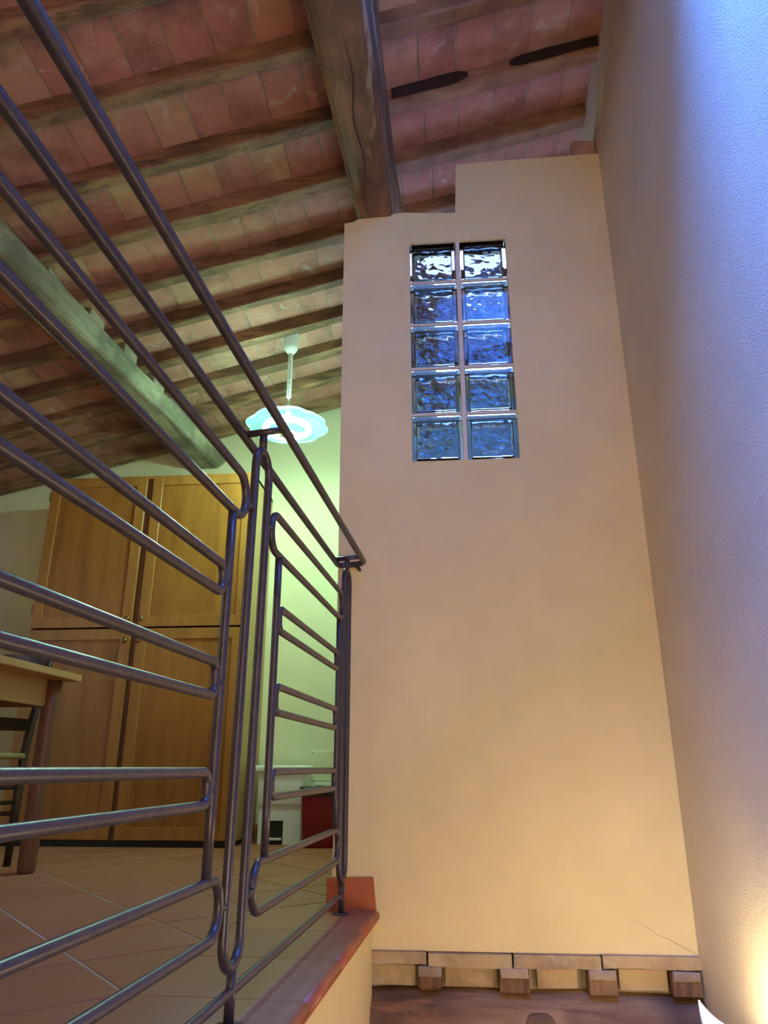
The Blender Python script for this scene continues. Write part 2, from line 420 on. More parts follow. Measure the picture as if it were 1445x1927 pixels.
# roof: slab above, bricks and joists below as parts of the ceiling
def roof_z(x, z0): return z0+S*x
bm = bmn()
def roof_piece(x0, x1, y0, y1, z0, th):
    hexa(bm, [(x0, y0, roof_z(x0, z0)), (x1, y0, roof_z(x1, z0)), (x1, y1, roof_z(x1, z0)), (x0, y1, roof_z(x0, z0))],
         [(x0, y0, roof_z(x0, z0)+th), (x1, y0, roof_z(x1, z0)+th), (x1, y1, roof_z(x1, z0)+th), (x0, y1, roof_z(x0, z0)+th)])
KX0, KX1, KY0, KY1 = 0.0, 0.68, 0.27, 1.23      # roof window opening
roof_piece(XL-0.2, KX0, YF-0.2, YB+0.2, ZB+0.004, 0.12)
roof_piece(KX0, XW+0.2, YF-0.2, KY0, ZB+0.004, 0.12); roof_piece(KX0, XW+0.2, KY1, YB+0.2, ZB+0.004, 0.12)
roof_piece(KX1, XW+0.2, KY0, KY1, ZB+0.004, 0.12)
ceiling = tag(obj('ceiling', bm, 'mortar'), 'sloping roof of old bricks on wooden joists', kind='structure')
# roof window shaft
bm = bmn()
for (a, b_, c, d) in ((KX0-0.03, KX0, KY0-0.03, KY1+0.03), (KX1, KX1+0.03, KY0-0.03, KY1+0.03), (KX0, KX1, KY0-0.03, KY0), (KX0, KX1, KY1, KY1+0.03)):
    box(bm, a, b_, c, d, roof_z(a, ZB), 4.35)
tag(obj('window_3', bm, 'shaft'), kind='structure')
PLY = []
jf = [1.955-0.335*k for k in range(0, 12)][::-1][:-1] + [1.955, 2.29, 2.615, 2.97, 3.31, 3.635, 3.965, 4.30, 4.655]
def joist_mesh(x0, x1, seed, w, jit, dz=0.0):
    bm = bmn(); h = ZB-ZJ
    prof = [(-w/2, 0.008), (-w/2+0.008, 0), (w/2-0.008, 0), (w/2, 0.008), (w/2, h), (-w/2, h)]
    hewn(bm, (x0, 0, roof_z(x0, ZJ)), (x1, 0, roof_z(x1, ZJ)), prof, max(4, int((x1-x0)/0.12)), jit, seed)
    return bm
for i, y in enumerate(jf):
    vis = y > 1.2
    w = 0.065+random.uniform(-0.008, 0.012)
    hole = (KY0-0.08) < y+0.03 < (KY1+0.08)
    o = obj('joist', joist_mesh(XL, -0.24, i, w, 0.0085), 'joist', ceiling); o.location.y = y+w/2
    if y < YW-0.1 or y > YW+0.02:
        o = obj('joist', joist_mesh(-0.24, KX0-0.04 if hole else XW, i+50, w+0.004, 0.004), 'joist_r', ceiling); o.location.y = y+w/2+0.004
# charred patches on two right-hand joists: dark crust on the front face
def patch(x0, x1, y, seed):
    bm = bmn(); n = 14; top, bot = [], []
    for i in range(n+1):
        x = x0+(x1-x0)*i/n; taper = min(1, (n-i)/2.0+0.25) if seed == 1 else min(1, i/2.0+0.25)
        zc = roof_z(x, ZJ)+0.045; hh = (0.026+0.005*noise.noise(Vector((x*9, seed, 0))))*taper
        top.append(bm.verts.new((x, y-0.009, zc+hh))); bot.append(bm.verts.new((x, y-0.009, zc-hh)))
    tb = [bm.verts.new(v.co+Vector((0, 0.012, 0))) for v in top]; bb = [bm.verts.new(v.co+Vector((0, 0.012, 0))) for v in bot]
    for i in range(n):
        bm.faces.new((bot[i], bot[i+1], top[i+1], top[i])); bm.faces.new((top[i], top[i+1], tb[i+1], tb[i])); bm.faces.new((bb[i], bb[i+1], bot[i+1], bot[i]))
    bm.faces.new((top[0], tb[0], bb[0], bot[0])); bm.faces.new((top[-1], bot[-1], bb[-1], tb[-1]))
    return bm
o = obj('charred_patch', patch(-0.165, 0.155, 2.29+0.003, 1), 'charred', ceiling)
o = obj('charred_patch', patch(0.33, 0.70, 2.29+0.003, 2), 'charred', ceiling)

# bricks between the joists, running up the slope
stuff = bmn(); nb = 0
ang = math.atan(S); BW = 0.1585
brick_me = []
for k in range(7):
    bm = bmn(); w = BW-0.0022; l = 0.162; out = []
    for e in range(2):
        sx = 1 if e == 0 else -1
        for q in range(9):
            yy = (-l+2*l*q/8)*sx; j = random.uniform(-0.0028, 0.0008) if 0 < q < 8 else 0
            out.append((sx*(w/2+j), yy))
    lo = [bm.verts.new((x*0.985, y*0.995, random.uniform(-0.0004, 0.0012))) for x, y in out]
    mi = [bm.verts.new((x, y, 0.004)) for x, y in out]; hi = [bm.verts.new((x, y, 0.03)) for x, y in out]
    for A, B in ((lo, mi), (mi, hi)):
        for q in range(18): bm.faces.new((A[q], A[(q+1) % 18], B[(q+1) % 18], B[q]))
    bm.faces.new(lo[::-1]); bm.faces.new(hi)
    me = bpy.data.meshes.new('brick'); bm.to_mesh(me); bm.free(); me.materials.append(M['brick']); brick_me.append(me)
ys = jf[:]
for i in range(len(ys)-1):
    y0, y1 = ys[i]+0.03, ys[i+1]+0.03; yc = (y0+y1)/2
    x = -0.165+BW*0.55 - BW*40 + (random.uniform(-0.03, 0.03))
    if y1 > YB: y1 = YB
    while x < XW+0.10:
        x += BW*math.cos(ang)+random.uniform(-0.0015, 0.0015)
        if x < XL or x > XW+0.07: continue
        if KX0-0.1 < x < KX1+0.1 and KY0-0.2 < yc < KY1+0.2: continue
        p = (x, yc, roof_z(x, ZB)); hidden = (YW+0.1 < yc and x > 0.05 and yc > 2.95) or (yc > 3.5 and x > -0.3)
        mt = Matrix.Translation(p) @ Matrix.Rotation(-ang, 4, 'Y') @ Matrix.Rotation(R(random.uniform(-0.7, 0.7)), 4, 'Z')
        if in_view(p) and not hidden and nb < 298:
            o = bpy.data.objects.new('brick', random.choice(brick_me)); link(o, ceiling)
            o.matrix_local = mt @ Matrix.Translation((0, 0, random.uniform(-0.003, 0.002))); nb += 1
        else:
            box(stuff, -BW/2+0.002, BW/2-0.002, -0.16, 0.16, 0, 0.028, mt)
tag(obj('far_bricks', stuff, 'brick', ceiling), kind='stuff')
print('bricks', nb)

# floors
def rect_floor():
    bm = bmn()
    a, b_, c, d = rp(-4.5, 0.075, 0), rp((YW-P0.y)/RD.y, 0.075, 0), Vector((XL, YB, 0)), Vector((XL, YF, 0))
    e0 = Vector((XWL+0.12, YW, 0)); e1 = Vector((XW, YW+0.0, 0)); e2 = Vector((XW, YB, 0))
    def slab(pts):
        hexa(bm, [(p.x, p.y, -0.25) for p in pts], [(p.x, p.y, -0.0022) for p in pts])
    slab([a, b_, Vector((b_.x, YB, 0)), c, d])
    slab([Vector((b_.x, YW+TH, 0)), Vector((XW, YW+TH, 0)), e2, Vector((b_.x, YB, 0))])
    return bm
# corner points ordered counter-clockwise
floor = tag(obj('floor', rect_floor(), 'grout'), 'terracotta tile floor laid diagonally', kind='structure')
bmt = floor.data
# plaster face of the landing below the nosing
a, b_ = rp(-4.5, 0.078, 0), rp(0.09, 0.078, 0)
bm = bmn(); q = RN*0.004
hexa(bm, [(a.x, a.y, -0.55), (a.x+q.x, a.y, -0.55), (b_.x+q.x, b_.y, -0.55), (b_.x, b_.y, -0.55)][::1],
     [(a.x, a.y, -0.030), (a.x+q.x, a.y, -0.030), (b_.x+q.x, b_.y, -0.030), (b_.x, b_.y, -0.030)])
bmesh.ops.recalc_face_normals(bm, faces=bm.faces[:])
tag(obj('trim_1', bm, 'cream'), 'yellow-lit plaster face of the landing edge', kind='structure')
tag(obj('floor_lower', bbox(XL-0.2, XW, YF-0.2, YB+0.2, ZLOW-0.1, ZLOW), 'tile'), kind='structure')
# wall under the landing (encloses the stairs below)
bm = bmn(); a, b_ = rp(-4.5, 0.03, 0), rp(0.09, 0.03, 0)
hexa(bm, [(a.x-0.1, a.y, ZLOW), (a.x, a.y, ZLOW), (b_.x, b_.y, ZLOW), (b_.x-0.1, b_.y, ZLOW)], [(a.x-0.1, a.y, -0.25), (a.x, a.y, -0.25), (b_.x, b_.y, -0.25), (b_.x-0.1, b_.y, -0.25)])
tag(obj('wall_stair', bm, 'cream'), kind='structure')

# diagonal floor tiles, clipped at the border row and at the walls
TS, TJ = 0.311, 0.0075
def clip(poly, p, n):
    out = []
    for i in range(len(poly)):
        a, b_ = poly[i], poly[(i+1) % len(poly)]; da, db = (a-p).dot(n), (b_-p).dot(n)
        if da <= 0: out.append(a)
        if (da < 0 < db) or (db < 0 < da): out.append(a.lerp(b_, da/(da-db)))
    return out
da_ = (RD*-1+RN).normalized(); db_ = (RD+RN).normalized()   # tile axes
nA = Vector((0.735, 0.678, 0)); offA = 0.608; offB = 1.604
def tile_obj(poly, name='tile', mat='tile', z=0.0, parent=None):
    area_ = 0.5*abs(sum(poly[i].x*poly[(i+1) % len(poly)].y-poly[(i+1) % len(poly)].x*poly[i].y for i in range(len(poly))))
    if area_ < 0.0008: return None
    s = sum(poly[i].x*poly[(i+1) % len(poly)].y-poly[(i+1) % len(poly)].x*poly[i].y for i in range(len(poly)))
    if s < 0: poly = poly[::-1]
    c = sum(poly, Vector())/len(poly); bm = bmn()
    e = 0.0015
    b0 = [bm.verts.new((p.x-c.x, p.y-c.y, -0.011)) for p in poly]
    b1 = [bm.verts.new((p.x-c.x, p.y-c.y, -e)) for p in poly]
    b2 = [bm.verts.new(((p.x-c.x)*0.992, (p.y-c.y)*0.992, 0)) for p in poly]
    bm.faces.new(b2); n = len(poly)
    for A, B in ((b0, b1), (b1, b2)):
        for i in range(n): bm.faces.new((A[i], A[(i+1) % n], B[(i+1) % n], B[i]))
    bm.faces.new(b0[::-1])
    o = obj(name, bm, mat, parent); o.location = (c.x, c.y, z); return o
cnt = 0
ua, ub = da_, db_
# base: point where line offA (normal db_) and offB (normal -da_) meet
base = ub*(offA*ub.dot(nA)) - ua*offB
Ao = Vector((-0.657, 1.609, 0)); Bo = Vector((-0.655, 1.5635, 0))
ca = (Bo.dot(-ua)); cb = Ao.dot(ub)
stuff = bmn()
for i in range(-22, 30):
    for j in range(-30, 30):
        o0 = ub*(cb+TS*i) + (-ua)*(ca+TS*j); h = TJ/2
        poly = [o0+ub*a_+(-ua)*b2_ for a_, b2_ in ((h, h), (TS-h, h), (TS-h, TS-h), (h, TS-h))]
        extra = clip(clip(clip(poly, rp(0, -0.2705, 0), -RN), Vector((0, YW+0.002, 0)), Vector((0, -1, 0))), Vector((-0.376, 0, 0)), Vector((1, 0, 0))) if clip(poly, rp(0, -0.2705, 0), -RN) else []
        if len(extra) > 2: extra = clip(extra, Vector((0, YB, 0)), Vector((0, 1, 0)))
        if len(extra) > 2: tile_obj(extra, parent=floor)
        poly = clip(poly, rp(0, -0.272, 0), RN)
        for pp, nn in ((Vector((XL, 0, 0)), Vector((-1, 0, 0))), (Vector((0, YB, 0)), Vector((0, 1, 0))), (Vector((0, YF, 0)), Vector((0, -1, 0)))):
            if len(poly) > 2: poly = clip(poly, pp, nn)
        if len(poly) < 3: continue
        # part hidden behind the end of the glass-block wall
        c = sum(poly, Vector())/len(poly)
        if c.x > -0.36 and c.y > YW: continue
        if in_view(c, 250) and c.x > -3.4:
            if tile_obj(poly, parent=floor): cnt += 1
        else:
            hexa(stuff, [(p.x, p.y, -0.011) for p in poly], [(p.x, p.y, 0) for p in poly])
bmesh.ops.recalc_face_normals(stuff, faces=stuff.faces[:])
tag(obj('far_tiles', stuff, 'tile', floor), kind='stuff')
print('tiles', cnt)
# border tiles with a rounded nosing over the stairwell
tl = [ -4.0, -3.4, -2.75, -2.12, -1.80, -1.485, -1.17, -0.84-0.0, -0.53, -0.2215, 0.092]
for t0, t1 in zip(tl, tl[1:]):
    bm = bmn(); n0, n1 = -0.268, 0.088; r = 0.0165; g = 0.0015
    prof = [(n0, -0.011), (n0, -0.001), (n0+0.001, 0)] + [(n1+r*math.sin(a), -r+r*math.cos(a)) for a in [math.pi*k/8 for k in range(0, 9)]] + [(n1-0.015, -2*r), (n1-0.015, -0.011)]
    rings = []
    for t in (t0+g, t1-g):
        rings.append([bm.verts.new(rp(t, n, z)) for n, z in prof])
    m = len(prof)
    for j in range(m): bm.faces.new((rings[0][j], rings[0][(j+1) % m], rings[1][(j+1) % m], rings[1][j]))
    bm.faces.new(rings[0][::-1]); bm.faces.new(rings[1])
    bmesh.ops.recalc_face_normals(bm, faces=bm.faces[:])
    me_o = obj('border_tile', bm, 'tile', floor); me_o.data.materials.append(M['nosing'])
    for p in me_o.data.polygons:
        if p.normal.dot(RN) > 0.25: p.material_index = 1  # front faces redder: the warm light is put into their colour
    for p in me_o.data.polygons: p.use_smooth = abs(p.normal.dot(RD)) < 0.5 and p.normal.z < 0.999
# skirting piece wrapping the wall end
bm = bmn()
hexa(bm, [(-0.392, YW-0.013, 0.0), (-0.238, YW-0.013, 0.0), (-0.238, YW, 0.0), (-0.392, YW, 0.0)], [(-0.392, YW-0.013, 0.088), (-0.247, YW-0.013, 0.090), (-0.247, YW, 0.090), (-0.392, YW, 0.088)])
box(bm, -0.392, -0.3765, YW, YW+0.6, 0, 0.088)
bmesh.ops.remove_doubles(bm, verts=bm.verts[:], dist=1e-4)
tag(obj('baseboard_center', bm, 'nosing'), 'red terracotta skirting at the foot of the wall end', kind='structure')
tag(obj('baseboard_back', bbox(-1.2, -0.372, YB-0.012, YB, 0, 0.085), 'tile'), kind='structure')

# ================================================================== lower beam, joist ends and brick strip under the wall
t = [-0.275, -0.09, 0.138, 0.375, 0.62]
XS0 = -0.262
for a, b_, dz, dd in ((XS0-0.01, -0.087, 0.002, 0.0), (-0.081, 0.164, -0.004, 0.001), (0.170, 0.421, -0.002, 0.0), (0.427, XW, 0.003, -0.001)):
    n = 8; bm = bmn(); top, bot = [], []
    rows = []
    for i in range(n+1):
        x = a+(b_-a)*i/n; e = 0.0016*noise.noise(Vector((x*16, dz*90, 1)))
        rows.append([bm.verts.new((x, YW-0.022+e*2, -0.108+dz*0.5)), bm.verts.new((x, YW+0.09, -0.108+dz*0.5)), bm.verts.new((x, YW+0.09, -0.142+dz)), bm.verts.new((x, YW-0.018+e, -0.142+dz+e*2.2))])
    for A, B in zip(rows, rows[1:]):
        for j in range(4): bm.faces.new((A[j], B[j], B[(j+1) % 4], A[(j+1) % 4]))
    bm.faces.new(rows[0]); bm.faces.new(rows[-1][::-1]); bmesh.ops.recalc_face_normals(bm, faces=bm.faces[:])
    obj('brick', bm, 'strip_brick', wc)
low = empty('low_beam', (0.22, YW+0.06, -0.32), 'thick knotted round wooden beam below the joist ends at the bottom', 'beam')
bm = bmn(); n = 40; sd = 20; rings = []
for i in range(n+1):
    x = XS0-0.005+(XW-XS0+0.005)*i/n; ring = []
    for j in range(sd):
        a = 2*math.pi*j/sd; rr = 0.118+0.007*noise.noise(Vector((x*3, math.cos(a)*1.5, math.sin(a)*1.5)))+0.003*noise.noise(Vector((x*14, math.cos(a)*5, math.sin(a)*5)))
        yy, zz = math.cos(a)*rr, math.sin(a)*rr
        d = (Vector((x-0.235, 0, (zz-0.042)*1.3))).length
        if yy < 0: yy -= 0.012*math.exp(-((d-0.055)/0.016)**2) - 0.006*math.exp(-(d/0.03)**2)
        ring.append(bm.verts.new((x-0.22, yy, zz)))
    rings.append(ring)
for A, B in zip(rings, rings[1:]):
    for j in range(sd): bm.faces.new((A[j], A[(j+1) % sd], B[(j+1) % sd], B[j]))
bm.faces.new(rings[0][::-1]); bm.faces.new(rings[-1]); bmesh.ops.recalc_face_normals(bm, faces=bm.faces[:])
obj('log', bm, 'low_beam', low, True)
bm = bmn(); lathe(bm, [(0.001, 0.006), (0.018, 0.005), (0.034, 0.0), (0.040, -0.012)], 18, f=lambda a, r, z: 1.0+0.25*abs(math.cos(a)))
for v in bm.verts: v.co = Vector((v.co.x+0.015, -0.115-v.co.z, v.co.y*0.75+0.042))
obj('knot', bm, 'low_beam', low, True)
# joist ends
for xc, w, rnd in ((-0.077, 0.074, True), (0.170, 0.088, False), (0.422, 0.082, False), (0.659, 0.084, False)):
    bm = bmn(); h = 0.064
    box(bm, xc-w/2, xc+w/2, YW-0.020, YW+0.08, -0.144-h, -0.144)
    bevel(bm, 0.016 if rnd else 0.004, 3)
    for v in bm.verts: v.co += noise.noise_vector(v.co*30)*0.002
    je = obj('joist_end', bm, 'stub', wc, rnd)
    bm = bbox(xc-w*0.46, xc+w*0.46, YW-0.0235, YW+0.01, -0.144-0.026, -0.1435, 0.003)
    for v in bm.verts: v.co += noise.noise_vector(v.co*45)*0.0045*Vector((1, 0.3, 1)).length*0.6
    obj('mortar_splash', bm, 'splash', je, True)
# infill bricks between joist ends
for x0, x1, mat in ((-0.255, -0.120, 'strip_brick'), (-0.035, 0.118, 'strip_brick'), (0.236, 0.355, 'low_brick'), (0.473, 0.612, 'low_brick')):
    bm = bbox(x0, x1, YW+0.006, YW+0.07, -0.200, -0.145, 0.004)
    for v in bm.verts: v.co += noise.noise_vector(v.co*25)*0.003
    obj('brick', bm, mat, wc)
bm = bbox(XS0, XW, YW+0.03, YW+0.09, -0.262, -0.140); obj('mortar_bed', bm, 'mortar', wc)
# rough plaster jamb left of the beam
tag(obj('wall_end', bbox(XS0-0.12, XS0, YW-0.0, YW+0.12, -2.6, -0.108), 'cream'), kind='structure')
tag(obj('wall_lower', bbox(XS0, XW, YW+0.02, YW+0.15, -2.6, -0.43), 'cream'), kind='structure')

# ================================================================== big beams of the roof
def beamA():
    o = empty('ceiling_beam', (-0.27, 2.2, 2.62), 'dark brown roof beam resting on the stepped top of the glass-block wall', 'beam')
    bm = bmn()
    # ends at y = -1.9 and 4.74; the profile (side to the right is +)
    def prof(xl, xr, zb, ztl, ztr):
        c = 0.032
        return [(xl, zb+c), (xl+c*0.6, zb+0.008), (xl+c*1.6, zb), (xr-0.016, zb), (xr, zb+0.016), (xr+0.002, ztr), (xl, ztl)]
    y0, y1 = YF+0.02, 4.745
    def lx(y): return -0.386+(y-1.55)*0.0535
    def rx(y): return -0.196+(y-1.6)*0.0235
    def P(y): return prof(lx(y), rx(y), 2.622, roof_z(lx(y), ZJ)+0.005, roof_z(rx(y), ZJ)+0.008)
    hewn(bm, (0, y0, 0), (0, y1, 0), P(y0), 60, 0.007, 9, P(y1))
    b = obj('beam_body', bm, 'beam', o); b.matrix_parent_inverse = o.matrix_world.inverted(); b.location = -Vector(o.location)
    # long crack on the underside
    bm = bmn(); tube(bm, [(-0.272+0.01*math.sin(k), 1.72+0.06*k, 2.6215) for k in range(12)], [0.0008+0.0014*math.sin(math.pi*k/11) for k in range(12)], sides=5)
    b = obj('crack', bm, 'charred', o); b.location = -Vector(o.location)
    return o
beamA()
def beamB():
    o = empty('ceiling_beam', (-1.8, 3.4, 2.5), 'grey-green squared roof beam running to the top of the wooden cupboard', 'beam')
    bm = bmn(); y1, y0 = 4.745, YF+0.02
    def lerp(y, a, b_): return a+(b_-a)*(y-2.4)/(4.75-2.4)
    def P(y):
        xr = lerp(y, -1.838, -1.547); xl = lerp(y, -2.00, -1.835); xb = lerp(y, -1.835, -1.60)
        zt = lerp(y, 2.612, 2.515); zb = lerp(y, 2.470, 2.452)
        return [(xl, zb+0.012), (xl+0.014, zb), (xb-0.018, zb), (xb, zb+0.012), (xr, zt), (xr-0.07, zt+0.01), (xr-0.10, roof_z(xr, ZJ)+0.0), (xl, roof_z(xl, ZJ)+0.004)]
    hewn(bm, (0, y0, 0), (0, y1, 0), P(y0), 60, 0.008, 4, P(y1))
    b = obj('beam_body', bm, 'grey_beam', o); b.location = -Vector(o.location)
    for k, y in enumerate((2.48, 2.82, 3.16, 3.50, 3.83)):
        xr = lerp(y, -1.838, -1.547); zt = lerp(y, 2.612, 2.515)
        bm = bbox(xr-0.12, xr-0.055, y-0.07, y+0.09, zt-0.002, roof_z(xr-0.09, ZB)-0.005, 0.008)
        for v in bm.verts: v.co += noise.noise_vector(v.co*18)*0.012
        b = obj('mortar_packing', bm, 'mortar', o); b.location = -Vector(o.location)
    return o
beamB()
# lump of stone and mortar on the wall top in the corner
bm = bbox(0.60, 0.70, YW+0.02, YW+0.12, 2.885, 2.99, 0.012)
for v in bm.verts: v.co += noise.noise_vector(v.co*14)*0.014
tag(obj('stone_lump', bm, 'brick'), 'broken brick lying on the wall top in the right corner', 'brick')

# ================================================================== glass blocks
win = empty('window_1', (GX0, YW, GZ0), 'window of ten wavy glass blocks set in the cream wall', None); win['kind'] = 'structure'
del win['label']; win['label'] = 'window of ten wavy glass blocks in two columns'
bm = bmn(); D0, D1 = 0.004, TH-0.004
box(bm, 0.190, 0.206, D0, D1, 0, 0.99)
for k in range(1, 5):
    for x0, x1 in ((0, 0.190), (0.206, 0.396)):
        box(bm, x0, x1, D0, D1, k*0.2-0.010+0.001, k*0.2-0.001+0.001)
obj('grout', bm, 'white_grout', win)
def block_mesh(seed):
    W, Dp = 0.190, 0.084; bm = bmn()
    # outer skin: bevelled box, front face recessed a little inside its rim
    o = bmn(); box(o, 0, W, 0, Dp, 0, W); bevel(o, 0.006, 2)
    me = bpy.data.meshes.new('t'); o.to_mesh(me); o.free(); bm.from_mesh(me); bpy.data.meshes.remove(me)
    # inner void with wavy front and back, normals pointing into the void
    n = 30; a, b_ = 0.016, W-0.016; y0, y1 = 0.013, Dp-0.013
    def wav(x, z, s):
        e = min(x-a, b_-x, z-a, b_-z)/0.012; e = max(0, min(1, e))
        p = Vector((x*30, z*44+x*14, s*7.3+seed*11))
        return e*(0.0030*noise.noise(p)+0.0012*noise.noise(p*2.3))
    g0, g1 = [], []
    for i in range(n+1):
        r0, r1 = [], []
        for j in range(n+1):
            x = a+(b_-a)*i/n; z = a+(b_-a)*j/n
            r0.append(bm.verts.new((x, y0+wav(x, z, 1), z))); r1.append(bm.verts.new((x, y1+wav(x, z, 2), z)))
        g0.append(r0); g1.append(r1)
    fs = []
    for i in range(n):
        for j in range(n):
            fs.append(bm.faces.new((g0[i][j], g0[i][j+1], g0[i+1][j+1], g0[i+1][j])))
            fs.append(bm.faces.new((g1[i][j], g1[i+1][j], g1[i+1][j+1], g1[i][j+1])))
    for i in range(n):
        fs.append(bm.faces.new((g0[i][0], g0[i+1][0], g1[i+1][0], g1[i][0])))
        fs.append(bm.faces.new((g0[i][n], g1[i][n], g1[i+1][n], g0[i+1][n])))
        fs.append(bm.faces.new((g0[0][i], g1[0][i], g1[0][i+1], g0[0][i+1])))
        fs.append(bm.faces.new((g0[n][i], g0[n][i+1], g1[n][i+1], g1[n][i])))
    for f in fs: f.smooth = True
    me = bpy.data.meshes.new('glass_block'); bm.normal_update(); bm.to_mesh(me); bm.free(); me.materials.append(M['glass'])
    return me
for r in range(5):
    for c in range(2):
        o = bpy.data.objects.new('glass_block', block_mesh(r*2+c)); link(o, win)
        o.location = (c*0.206, 0.008, r*0.200)

# ================================================================== railing
rail = empty('stair_railing', (P0.x, P0.y, 0), 'dark painted iron railing with twin handrail and long rod loops', 'railing')
def robj(name, bm, smooth=True, label=None):
    for v in bm.verts: v.co -= Vector((P0.x, P0.y, 0))
    o = obj(name, bm, 'iron', rail, smooth)
    if label: o['label'] = label
    return o
RT, RH = 0.0082, 0.0098
TP = [-2.16, -1.0, 0.012]
def dense(p, q, n): return [Vector(p).lerp(Vector(q), i/n) for i in range(n+1)]
# twin handrail joined by a rounded end
zh = 1.098
pts = fillet([rp(-2.6, -0.041, zh-0.006), rp(0.082, -0.043, zh-0.010), rp(0.082, 0.050, zh-0.002), rp(-2.6, 0.044, zh+0.004)], 0.028)
full = [];
for p, q in zip(pts, pts[1:]): full += dense(p, q, max(1, int((q-p).length/0.1)))[:-1]
full.append(pts[-1])
bm = bmn(); tube(bm, full, RH, sides=16); robj('handrail', bm)
for i, tp in enumerate(TP):
    bm = bmn(); tube(bm, [rp(tp-0.004, -0.043, zh-0.006), rp(tp-0.004, 0.048, zh+0.001)], 0.0078); robj('crossbar', bm)
    bm = bmn(); tube(bm, [rp(tp, 0.0, zh-0.004), rp(tp, 0, 1.05)], 0.0085, sides=12); robj('upper_stem', bm)
    # long loop of the post, leaning a touch
    s = 0.047; zt, zb_ = 1.052, 0.088; ln = 0.008 if i == 1 else 0.0
    pts = fillet([rp(tp-s+ln, 0, zt), rp(tp+s+ln, 0, zt), rp(tp+s-ln, 0, zb_), rp(tp-s-ln, 0, zb_)], 0.046, True, 8)
    bm = bmn(); tube(bm, pts, 0.0088, closed=True, sides=14); robj('post_loop', bm)
    bm = bmn(); tube(bm, [rp(tp, 0, zb_+0.004), rp(tp, 0, 0.001)], 0.0088, sides=12); robj('lower_stem', bm)
    bm = bmn(); b0 = rp(tp, 0, 0); rr = lathe(bm, [(0.026, 0.0), (0.026, 0.003), (0.012, 0.0045)], 20, b0.x, b0.y); caps(bm, rr); robj('base_plate', bm)
bm = bmn(); tube(bm, dense(rp(-2.6, 0, 0.052), rp(0.012, 0, 0.052), 24), 0.0085, sides=14); robj('bottom_rail', bm)
for k, (a, b_) in enumerate(((-2.16, -1.0), (-1.0, 0.012))):
    lo, ro = (0.088, 0.088) if k == 0 else (0.094, 0.075)
    A, B = a+lo, b_-ro
    for z0, z1, nm in ((0.865, 0.951, 'top_loop'), (0.150, 0.237, 'bottom_loop')):
        rad = (z1-z0)/2*0.98
        P_ = fillet([rp(A, 0, z0), rp(B, 0, z0), rp(B, 0, z1), rp(A, 0, z1)], rad, True, 8)
        q = []
        for i in range(len(P_)):
            p1, p2 = P_[i], P_[(i+1) % len(P_)]; q += dense(p1, p2, max(1, int((p2-p1).length/0.12)))[:-1]
        bm = bmn(); tube(bm, q, RT, closed=True, sides=14); robj(nm, bm)
    va, vb = a+(0.165 if k else 0.155), b_-(0.157 if k == 0 else 0.122)
    for v in (va, vb):
        bm = bmn(); tube(bm, dense(rp(v, 0, 0.865), rp(v, 0, 0.237), 6), RT, sides=14); robj('upright', bm)
    for z0, z1 in ((0.700, 0.750), (0.524, 0.579), (0.353, 0.403)):
        P_ = fillet([rp(va+0.022, 0, z0), rp(vb-0.026, 0, z0), rp(vb-0.026, 0, z1), rp(va+0.022, 0, z1)], 0.019, True, 6)
        q = []
        for i in range(len(P_)):
            p1, p2 = P_[i], P_[(i+1) % len(P_)]; q += dense(p1, p2, max(1, int((p2-p1).length/0.12)))[:-1]
        bm = bmn(); tube(bm, q, RT, closed=True, sides=14); robj('infill_loop', bm)
        zc = (z0+z1)/2
        for ta, tb in ((va, va+0.024), (vb, vb-0.028)):
            bm = bmn(); tube(bm, [rp(ta, 0, zc-0.004), rp(tb, 0, zc)], 0.0058, sides=8); robj('weld_stub', bm)
    for zc in (0.905, 0.190):
        for ta, tb in ((a+0.047, A+0.002), (b_-0.047, B-0.002)):
            bm = bmn(); tube(bm, [rp(ta, 0, zc-0.003), rp(tb, 0, zc+0.004)], 0.0068, sides=8); robj('weld_stub', bm)
# short fixing from the handrail end to the wall
bm = bmn(); tube(bm, [rp(0.078, 0.022, zh-0.012), Vector((P0.x+0.036, YW+0.005, zh-0.024))], 0.0065, sides=8); robj('wall_fixing', bm)

# ================================================================== cupboard
cu = empty('wooden_cupboard', (-1.86, 4.48, 0), 'tall honey-brown wooden cupboard with four panelled doors', 'cupboard')
CX, CY = -1.86, 4.48
def cobj(name, bm, mat, parent=None, smooth=False):
    for v in bm.verts: v.co -= Vector((CX, CY, 0))
    return obj(name, bm, mat, parent or cu, smooth)
X0, X1, Y0, Y1, ZT = -2.535, -1.195, 4.25, 4.745, 2.195
bm = bmn(); box(bm, X0, X0+0.02, Y0, Y1, 0.03, ZT); box(bm, X0+0.02, X1-0.02, Y1-0.012, Y1, 0.03, ZT-0.02)
box(bm, X0+0.02, X1-0.02, Y0, Y1-0.012, 1.188, 1.208); box(bm, X0+0.02, X1-0.02, Y0, Y1-0.012, 0.03, 0.05)
box(bm, -1.90, -1.855, Y0+0.004, Y1-0.012, 0.05, 1.188); box(bm, -1.90, -1.855, Y0+0.004, Y1-0.012, 1.208, ZT-0.02)
cobj('carcass', bm, 'leg')
cobj('side_panel', bbox(X1-0.02, X1, Y0, Y1, 0.03, ZT, 0.001), 'side')
cobj('top_board', bbox(X0, X1, Y0-0.018, Y1, ZT-0.02, ZT), 'stile')
cobj('plinth', bbox(X0+0.02, X1-0.02, Y0-0.004, Y1-0.02, 0.0, 0.032), 'black')
